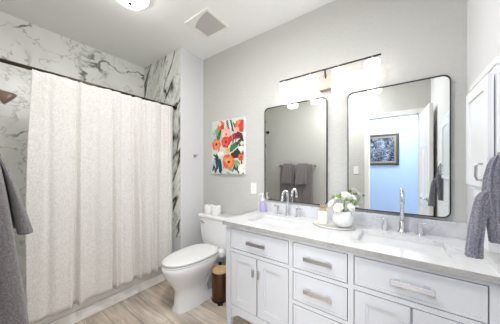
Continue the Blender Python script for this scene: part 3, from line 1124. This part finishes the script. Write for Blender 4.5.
# background
layer[0] += 1
vs = [bm.verts.new(c_) for c_ in ((AX0 + .002, AY - .0005, AZ0 + .002), (AX1 - .002, AY - .0005, AZ0 + .002), (AX1 - .002, AY - .0005, AZ1 - .002), (AX0 + .002, AY - .0005, AZ1 - .002))]
f = bm.faces.new(vs); f.material_index = 0
for k in range(46):
    strokes(rnd.random(), rnd.random(), rnd.choice(['green', 'dgreen', 'lime', 'teal', 'maroon', 'coral', 'cream', 'sky', 'dgreen']), 1, .04, 1.5, 0.5)
for k in range(6):
    blob(rnd.random(), rnd.random(), rnd.uniform(.03, .08), rnd.uniform(.03, .07), rnd.choice(['sky', 'cream', 'bg', 'lime']), rnd.random() * 3)
strokes(.17, .25, 'lime', 6, .075, .4, 1.9); strokes(.22, .3, 'green', 5, .05, .5, 1.6); strokes(.08, .32, 'sky', 4, .06, .4, 1.8)
strokes(.26, .2, 'dgreen', 3, .035, .5, 1.7)
blob(.30, .09, .05, .06, 'coral', .4); blob(.27, .06, .025, .03, 'peach', .3); blob(.35, .13, .03, .03, 'red')
for k in range(7):    # dark little leaves of the sprig at the top
    for s in (-1, 1):
        blob(.56 + s * .06 + .01 * k, .03 + .03 * k, .019, .008, 'dgreen', s * .6, 8, .1)
bloom(.86, .14, .065, 'coral', 'orange', 'red'); blob(.95, .16, .04, .07, 'red', .2); blob(.78, .22, .04, .035, 'pink')
bloom(.47, .27, .075, 'pink', 'peach', 'coral')
for k in range(8):
    blob(.82 + rnd.uniform(-.1, .12), .32 + rnd.uniform(-.05, .06), .04, .025, rnd.choice(['maroon', 'plum', 'maroon', 'brown']), rnd.random() * 3)
bloom(.46, .41, .07, 'red', 'coral', 'maroon')
blob(.60, .37, .03, .05, 'red', .4)
bloom(.15, .44, .075, 'coral', 'orange', 'brown')
strokes(.76, .46, 'green', 5, .06, .5, -.6); blob(.72, .50, .07, .035, 'green', -.5); blob(.86, .43, .05, .02, 'dgreen', -.7)
strokes(.92, .47, 'plum', 4, .035, .6, .4); blob(.93, .55, .04, .03, 'cream')
bloom(.52, .575, .038, 'pink', 'yellow', 'orange')
for k in range(7):
    blob(.75 + rnd.uniform(-.1, .1), .62 + rnd.uniform(-.05, .06), .04, .025, rnd.choice(['dgreen', 'brown', 'dgreen', 'green']), rnd.random() * 3)
blob(.30, .63, .05, .04, 'cream'); blob(.36, .7, .04, .035, 'bg')
strokes(.17, .72, 'dgreen', 6, .05, .7, .7); strokes(.13, .84, 'teal', 8, .06, .5, 1.7); strokes(.3, .86, 'teal', 5, .06, .4, 1.4); strokes(.08, .78, 'sky', 3, .05, .5, 1.7)
bloom(.54, .77, .09, 'coral', 'orange', 'red'); blob(.52, .76, .03, .022, 'yellow'); blob(.56, .78, .02, .015, 'maroon')
strokes(.78, .87, 'teal', 6, .05, .5, 1.5); strokes(.8, .8, 'lime', 4, .05, .5, 1.2); strokes(.6, .95, 'lime', 3, .04, .4, .3)
bloom(.92, .70, .045, 'red', 'coral', 'plum'); blob(.93, .9, .045, .05, 'cream')
obj('painting', bm, cm, ar)

# ------------------------------------------------------------------ picture in the blue room
hp = thing('framed_picture', (-.24, -1.5, 1.45), 'dark framed picture on the blue wall, seen in the right mirror', 'picture')
px0, px1, pz0, pz1 = -.585, .0, 1.395, 2.045
bm = bm_new()
for q in ((px0, px1, pz0, pz0 + .045), (px0, px1, pz1 - .045, pz1), (px0, px0 + .045, pz0 + .045, pz1 - .045), (px1 - .045, px1, pz0 + .045, pz1 - .045)):
    box(bm, q[0], q[1], -1.499, -1.47, q[2], q[3], .006)
obj('frame', bm, M['picframe'], hp)
bm = bm_new()
a, c, e, g = px0 + .045, px1 - .045, pz0 + .045, pz1 - .045
for q in ((a, c, e, e + .035), (a, c, g - .035, g), (a, a + .035, e + .035, g - .035), (c - .035, c, e + .035, g - .035)):
    box(bm, q[0], q[1], -1.499, -1.476, q[2], q[3], .004)
obj('inner_frame', bm, M['piclip'], hp)
pm = marble('misty_dark_print', (22, 28, 42), (176, 194, 216), 5.5, 0.8, (.3, .2, .4), (1, 1, 1), rough=.15, cloud=.6, width=.06)
bm = bm_new(); box(bm, a + .035, c - .035, -1.499, -1.488, e + .035, g - .035)
obj('print', bm, pm, hp)

# hall ceiling lamp, unseen, added to send fill light through the doorway
fill_lamp = thing('hall_fill_lamp', (-.15, -.95, ZC), 'added round fill lamp on the ceiling of the blue room behind the doorway', 'light')
bm = bm_new(); lathe(bm, [(0, ZC - .0005), (.24, ZC - .0005), (.24, ZC - .04), (.225, ZC - .045), (.225, ZC - .02), (0, ZC - .02)], -.15, -.95, 40)
obj('rim', bm, M['nickel'], fill_lamp, 40)
bm = bm_new(); lathe(bm, [(0, ZC - .022), (.222, ZC - .022), (.222, ZC - .05), (.15, ZC - .07), (0, ZC - .08)], -.15, -.95, 40)
obj('diffuser', bm, M['hall_fill_glow'], fill_lamp)

# ------------------------------------------------------------------ counter accessories
SX, SYp = -1.132, 1.785
so = thing('soap_dispenser', (SX, SYp, .89), 'lavender liquid soap bottle with a white pump by the left sink', 'soap bottle')
bm = bm_new()
lathe(bm, [(0, .8905), (.030, .8905), (.034, .897), (.034, .955), (.030, .975), (.016, .995), (.012, 1.003), (0, 1.003)], SX, SYp, 28, sx=1.05, sy=.8)
obj('bottle', bm, M['lavender'], so, 50)
bm = bm_new()
lathe(bm, [(0, 1.0035), (.015, 1.0035), (.015, 1.024), (.007, 1.028), (.0055, 1.062), (.012, 1.066), (.012, 1.078), (0, 1.079)], SX, SYp, 20)
tube(bm, [(SX, SYp, 1.072), (SX - .02, SYp - .02, 1.071), (SX - .032, SYp - .032, 1.060)], [.006, .005, .004], 10)
obj('pump', bm, M['plastic'], so, 50)

TRX, TRY = -.415, 1.668
tr = thing('vanity_tray', (TRX, TRY, .89), 'round white marble tray holding the jar and vase between the sinks', 'tray')
bm = bm_new()
lathe(bm, [(0, .8905), (.128, .8905), (.140, .896), (.142, .903), (.138, .904), (.130, .8985), (0, .8985)], TRX, TRY, 48, sx=1.1, sy=.78)
obj('plate', bm, marble('tray_marble', (226, 224, 220), (170, 166, 160), 8, .4, (.1, .2, .3), (1, 1, 1), rough=.15), tr, 50)

JX, JY = -.492, 1.668
ja = thing('bath_jar', (JX, JY, .899), 'cream glass jar with a gold stopper on the tray', 'jar')
bm = bm_new()
lathe(bm, [(0, .899), (.034, .899), (.037, .905), (.037, .985), (.033, .994), (.026, .998), (0, .998)], JX, JY, 28)
obj('jar', bm, M['cream'], ja, 50)
bm = bm_new()
lathe(bm, [(0, .9985), (.027, .9985), (.027, 1.016), (.015, 1.020), (0, 1.020)], JX, JY, 24)
obj('stopper', bm, M['gold'], ja, 50)
for k in range(6):
    a = 2 * PI * k / 6
    bm = bm_new()
    tube(bm, [(JX + .012 * math.cos(a), JY + .012 * math.sin(a), 1.018), (JX + .020 * math.cos(a), JY + .020 * math.sin(a), 1.05)], [.005, .0025], 8)
    obj('stopper_spike', bm, M['gold'], ja)

VXc, VYc = -.345, 1.665
va = thing('flower_vase', (VXc, VYc, .899), 'round white frosted glass bowl vase of flowers on the tray', 'vase')
bm = bm_new()
lathe(bm, [(0, .8995), (.040, .8995), (.062, .915), (.074, .945), (.074, .972), (.062, 1.003), (.050, 1.018), (.047, 1.018), (.058, 1.001), (.070, .971), (.070, .946), (.058, .918), (.038, .904), (0, .903)], VXc, VYc, 36)
obj('bowl', bm, mat('frosted_glass', (250, 251, 251), .10, trans=.3), va, 60)


def petal_cup(bm, c, r, n, tilt, ax, h, ph):
    """one whorl of cupped petals about axis ax"""
    u, v = frame_of(ax)
    for k in range(n):
        a = 2 * PI * k / n + ph
        d = u * math.cos(a) + v * math.sin(a)
        s = ax.cross(d)
        prev = None
        for q in range(5):
            t_ = q / 4
            wid = r * .62 * math.sin(PI * (.12 + .80 * t_)) + .001
            cc = c + d * (r * tilt * math.sin(t_ * 1.5)) + ax * (h * t_ - .25 * h * tilt * t_ * t_)
            row = [bm.verts.new(cc - s * wid + ax * .10 * r), bm.verts.new(cc - s * wid * .5 + d * .12 * r), bm.verts.new(cc + d * .18 * r), bm.verts.new(cc + s * wid * .5 + d * .12 * r), bm.verts.new(cc + s * wid + ax * .10 * r)]
            if prev:
                for i in range(4):
                    f = bm.faces.new((prev[i], prev[i + 1], row[i + 1], row[i])); f.smooth = True
            prev = row


FL = [((-.074, -.026, 1.068), .030, 'low on the left side of the bouquet'), ((-.016, -.058, 1.046), .031, 'at the front of the bouquet, over the vase rim'),
      ((-.040, .022, 1.100), .029, 'behind the front bloom, against the mirror gap'), ((.026, -.018, 1.136), .030, 'at the top of the bouquet'),
      ((.072, .028, 1.112), .026, 'at the upper right of the bouquet'), ((.010, .052, 1.078), .024, 'at the back of the bouquet near the backsplash'), ((.064, -.038, 1.056), .026, 'low on the right side of the bouquet')]
for (dx, dy, z), r, where in FL:
    c = Vector((VXc + dx, VYc + dy, z))
    ax = Vector((dx * 3, dy * 3 - .05, .16)).normalized()
    fl = thing('white_flower', (VXc, VYc, .91), 'white ruffled flower ' + where, 'flower', 'white flowers in the vase')
    bm = bm_new()
    for w_, (n_, tl, hh_) in enumerate(((6, 1.15, .75), (6, .85, .95), (5, .55, 1.05), (4, .28, 1.05))):
        petal_cup(bm, c - ax * r * .4, r, n_, tl, ax, r * hh_, w_ * .5)
    obj('blossom', bm, M['petal'], fl, mods=[('SOLIDIFY', dict(thickness=.0012, offset=0))])
    bm = bm_new()
    b0 = Vector((VXc + dx * .15, VYc + dy * .15, .912))
    tube(bm, [b0, Vector((VXc + dx * .3, VYc + dy * .3, 1.0)), c - ax * r * .35], .0022, 6)
    obj('stem', bm, M['stem'], fl)
for k, (dx, dy, z, a, where) in enumerate([(-.005, -.035, 1.118, 2.4, 'upright at the centre of the bouquet'), (.02, -.045, 1.10, 0.3, 'in front of the top bloom'), (.075, -.01, 1.09, 0.0, 'reaching out on the right of the bouquet'), (-.055, .03, 1.10, 2.9, 'at the back left of the bouquet')]):
    sp = thing('leaf_sprig', (VXc, VYc, .91), 'small green leaf sprig ' + where, 'leaves', 'green sprigs in the vase')
    bm = bm_new()
    tip = Vector((VXc + dx, VYc + dy, z))
    tube(bm, [(VXc + dx * .1, VYc + dy * .1 + .005, .914), (VXc + dx * .4, VYc + dy * .4, 1.01), tip], .0018, 6)
    obj('stem', bm, M['stem'], sp)
    for q in range(3):
        bm = bm_new()
        an = a + (q - 1) * .8
        d = Vector((math.cos(an), -.35, .45 + .25 * math.sin(an))).normalized()
        s_ = d.cross(Vector((0, -.6, .8))).normalized()
        nrm = d.cross(s_)
        prev = None
        L_ = .038
        for i in range(6):
            t_ = i / 5
            wv = .010 * math.sin(PI * min(1, t_ * .95 + .03)) + .0004
            c_ = tip + d * L_ * t_ + nrm * .006 * t_ * t_
            row = [bm.verts.new(c_ - s_ * wv), bm.verts.new(c_ - nrm * .002), bm.verts.new(c_ + s_ * wv)]
            if prev:
                for j in range(2):
                    f = bm.faces.new((prev[j], prev[j + 1], row[j + 1], row[j])); f.smooth = True
            prev = row
        obj('leaf', bm, M['leaf'], sp, mods=[('SOLIDIFY', dict(thickness=.0008, offset=0))])

# ------------------------------------------------------------------ wall cabinet on the right wall
wc = thing('wall_cabinet', (XR, 1.43, 1.25), 'white wall cabinet with a panelled door on the right wall above the counter', 'cabinet')
bm = bm_new()
box(bm, .318, XR - .001, 1.250, 1.615, 1.235, 1.775)
box(bm, .312, XR - .001, 1.244, 1.621, 1.755, 1.785, .003)
box(bm, .306, XR - .001, 1.262, 1.585, 1.232, 1.247, .002)
obj('carcass', bm, M['wallcab'], wc)
bm = bm_new(); box(bm, .304, XR - .001, 1.29, 1.500, .985, 1.231, .003)
obj('lower_box', bm, M['wallcab'], wc)
bm = bm_new()
dx0, dx1, dy0, dy1, dz0, dz1 = .2945, .3125, 1.262, 1.596, 1.252, 1.727
box(bm, dx0 + .006, dx1, dy0, dy1, dz0, dz1)
r = .05
for q in ((dy0, dy0 + r, dz0, dz1), (dy1 - r, dy1, dz0, dz1), (dy0 + r, dy1 - r, dz0, dz0 + r), (dy0 + r, dy1 - r, dz1 - r, dz1)):
    box(bm, dx0, dx0 + .007, q[0], q[1], q[2], q[3])
dr = obj('door', bm, M['wallcab'], wc)
bm = bm_new()
hy = 1.325
tube(bm, [(dx0, hy, 1.355), (dx0 - .015, hy, 1.357), (dx0 - .019, hy + .002, 1.345), (dx0 - .019, hy + .004, 1.30), (dx0 - .015, hy + .004, 1.286), (dx0, hy + .004, 1.284)], .0055, 10)
obj('handle', bm, M['nickel'], dr)

# ------------------------------------------------------------------ towels
def sheet(bm, rows):
    vs = [[bm.verts.new(p) for p in r_] for r_ in rows]
    for a_, b_ in zip(vs, vs[1:]):
        for i in range(len(a_) - 1):
            f = bm.faces.new((a_[i], a_[i + 1], b_[i + 1], b_[i])); f.smooth = True


BARY, BARZ = .052, 1.388
bar = thing('towel_bar', (-1.57, YF, BARZ), 'nickel towel bar on the wall left of the doorway', 'towel bar')
bm = bm_new(); tube(bm, [(-1.915, BARY, BARZ), (-1.215, BARY, BARZ)], .009, 14)
obj('bar', bm, M['nickel'], bar)
for x in (-1.915, -1.215):
    bm = bm_new()
    tube(bm, [(x, YF + .0005, BARZ), (x, YF + .008, BARZ), (x, YF + .012, BARZ), (x, BARY + .014, BARZ)], [.024, .024, .013, .013], 16)
    obj('post', bm, M['nickel'], bar)


def hung(name, x0, x1, lift, zf, zb, flare, label, group, seed, amp, under=None):
    """a towel folded over the bar; lift = distance outside the bar surface, flare = how far the front hem stands out"""
    b = bm_new()
    R = .009 + lift
    NX = 22
    prof = []
    nb = 14
    for k in range(nb):
        t_ = k / nb
        prof.append((BARY - R, zb + (BARZ - zb) * t_, -1, 1 - t_))
    for k in range(9):
        a_ = PI - PI * k / 8
        prof.append((BARY + R * math.cos(a_), BARZ + R * math.sin(a_), 0, 0))
    nf = 22
    for k in range(1, nf + 1):
        t_ = k / nf
        prof.append((BARY + R + flare * t_ ** .8, BARZ + (zf - BARZ) * t_, 1, t_))
    rows = []
    for y, z, s_, t_ in prof:
        row = []
        for i in range(NX + 1):
            u = i / NX
            x = x0 + (x1 - x0) * u
            wv = math.sin(2 * PI * (1.6 * u) + seed) + .5 * math.sin(2 * PI * 3.3 * u + seed * 2.3)
            off = (amp * wv * t_ if s_ > 0 else 0)
            edge = (u - .5) * .012 * t_ * (1 if s_ > 0 else .2)
            row.append((x + edge, y + off, z + (.006 * math.sin(3 * u + seed) * t_ if s_ > 0 else 0)))
        if s_ > 0:   # the long edges are folded back towards the wall
            yb2 = BARY + R * .4
            if under:   # stop at the towel underneath
                yb2 = min(row[0][1] - .008, BARY + .0145 + under * (max(0, BARZ - z) / .888) ** .8 + .016)
            for side in (0, 1):
                e = row[0] if side == 0 else row[-1]
                sg = -1 if side == 0 else 1
                ext = [(e[0] + sg * .010, e[1] - .010, e[2]), (e[0] + sg * (.011 + .003 * math.sin(9 * t_ + seed)), (e[1] * .62 + yb2 * .38), e[2]), (e[0] + sg * .010, (e[1] * .25 + yb2 * .75), e[2]), (e[0] - sg * .012, yb2, e[2])]
                row = (ext[::-1] + row) if side == 0 else (row + ext)
        else:
            row = [row[0]] * 4 + row + [row[-1]] * 4
        rows.append(row)
    sheet(b, rows)
    t = obj(name, b, M['towel'], None, mods=[('SOLIDIFY', dict(thickness=.010, offset=0)), ('SUBSURF', dict(levels=1, render_levels=1))])
    return tag(t, label, 'towel', group)


hung('bath_towel', -1.855, -1.585, .0055, .50, .60, .050, 'long dark grey bath towel on the bar, on the side away from the doorway', 'long grey towels on the bar', .4, .007)
hung('bath_towel', -1.535, -1.245, .0055, .50, .60, .105, 'long dark grey bath towel on the bar, on the doorway side', 'long grey towels on the bar', 1.9, .008)
hung('hand_towel', -1.805, -1.635, .0215, 1.05, 1.10, .060, 'grey hand towel layered over the bath towel farther from the doorway', 'hand towels layered over the bath towels', 2.6, .003, .050)
hung('hand_towel', -1.515, -1.335, .0215, 1.045, 1.10, .092, 'grey hand towel layered over the bath towel nearer the doorway', 'hand towels layered over the bath towels', 3.7, .003, .105)

# hook and grey towel by the wall cabinet
hk = thing('towel_hook', (.325, 1.249, 1.38), 'small nickel hook on the end of the wall cabinet holding a towel', 'hook')
bm = bm_new()
box(bm, .318, .340, 1.242, 1.249, 1.362, 1.402, .002)
obj('backplate', bm, M['nickel'], hk)
bm = bm_new()
tube(bm, [(.329, 1.244, 1.385), (.329, 1.215, 1.380), (.329, 1.205, 1.386), (.329, 1.202, 1.398)], [.006, .005, .005, .007], 10)
obj('prong', bm, M['nickel'], hk)

bm = bm_new()
def lobe(stations, folds=3, seed=0., n=64):
    """a hanging bunch of cloth: stations = (z, x centre, half width, y centre, half depth), deep vertical folds that wander"""
    rings = []
    dense = []
    for a_, b_ in zip(stations, stations[1:]):
        m_ = max(1, int(abs(a_[0] - b_[0]) / .008))
        for q in range(m_):
            dense.append([a_[k] + (b_[k] - a_[k]) * q / m_ for k in range(5)])
    dense.append(list(stations[-1]))
    for z, xc, hw_, yc, hd_ in dense:
        ring = []
        for k in range(n):
            a_ = 2 * PI * k / n
            c_, s_ = math.cos(a_), math.sin(a_)
            w1 = noise.noise(Vector((c_ * 1.6 * folds / 2, s_ * 1.6 * folds / 2, z * 7 + seed)))
            w2 = noise.noise(Vector((c_ * 2.2 * folds, s_ * 2.2 * folds, z * 5 + seed * 3)))
            pl = 1 + .55 * w1 + .45 * w2
            sq = 1.0 / max(abs(c_) ** 4 + abs(s_) ** 4, .3) ** .25
            ring.append((xc + hw_ * c_ * sq * (1 + .18 * w2), yc + hd_ * s_ * sq * pl, z + .004 * w1))
        rings.append(ring)
    loft(bm, rings)


# gathered upper part on the hook
lobe([(1.388, .316, .010, 1.208, .010), (1.376, .312, .018, 1.204, .016), (1.35, .307, .024, 1.200, .019), (1.30, .302, .029, 1.196, .022), (1.25, .301, .033, 1.194, .024), (1.20, .303, .034, 1.192, .024), (1.14, .306, .032, 1.192, .023), (1.09, .309, .028, 1.192, .020), (1.062, .310, .027, 1.192, .016), (1.052, .310, .026, 1.192, .015)], seed=.6, folds=3)
# long fold falling to the left
lobe([(1.252, .286, .010, 1.182, .010), (1.244, .276, .018, 1.180, .015), (1.222, .264, .021, 1.178, .018), (1.18, .255, .021, 1.176, .018), (1.12, .247, .021, 1.174, .018), (1.05, .241, .021, 1.172, .018), (1.0, .238, .023, 1.168, .016), (.990, .238, .023, 1.168, .016)], seed=2.1, folds=2)
lobe([(1.30, .318, .010, 1.222, .008), (1.26, .322, .016, 1.224, .012), (1.18, .326, .017, 1.225, .014), (1.10, .327, .017, 1.225, .014), (1.055, .326, .016, 1.224, .013), (1.048, .326, .010, 1.224, .008)], seed=4.0, folds=2)
tw = obj('hanging_towel', bm, M['towel_blue'], None, smooth_angle=70)
tag(tw, 'grey towel bunched on the hook beside the wall cabinet, one fold over the counter', 'towel')
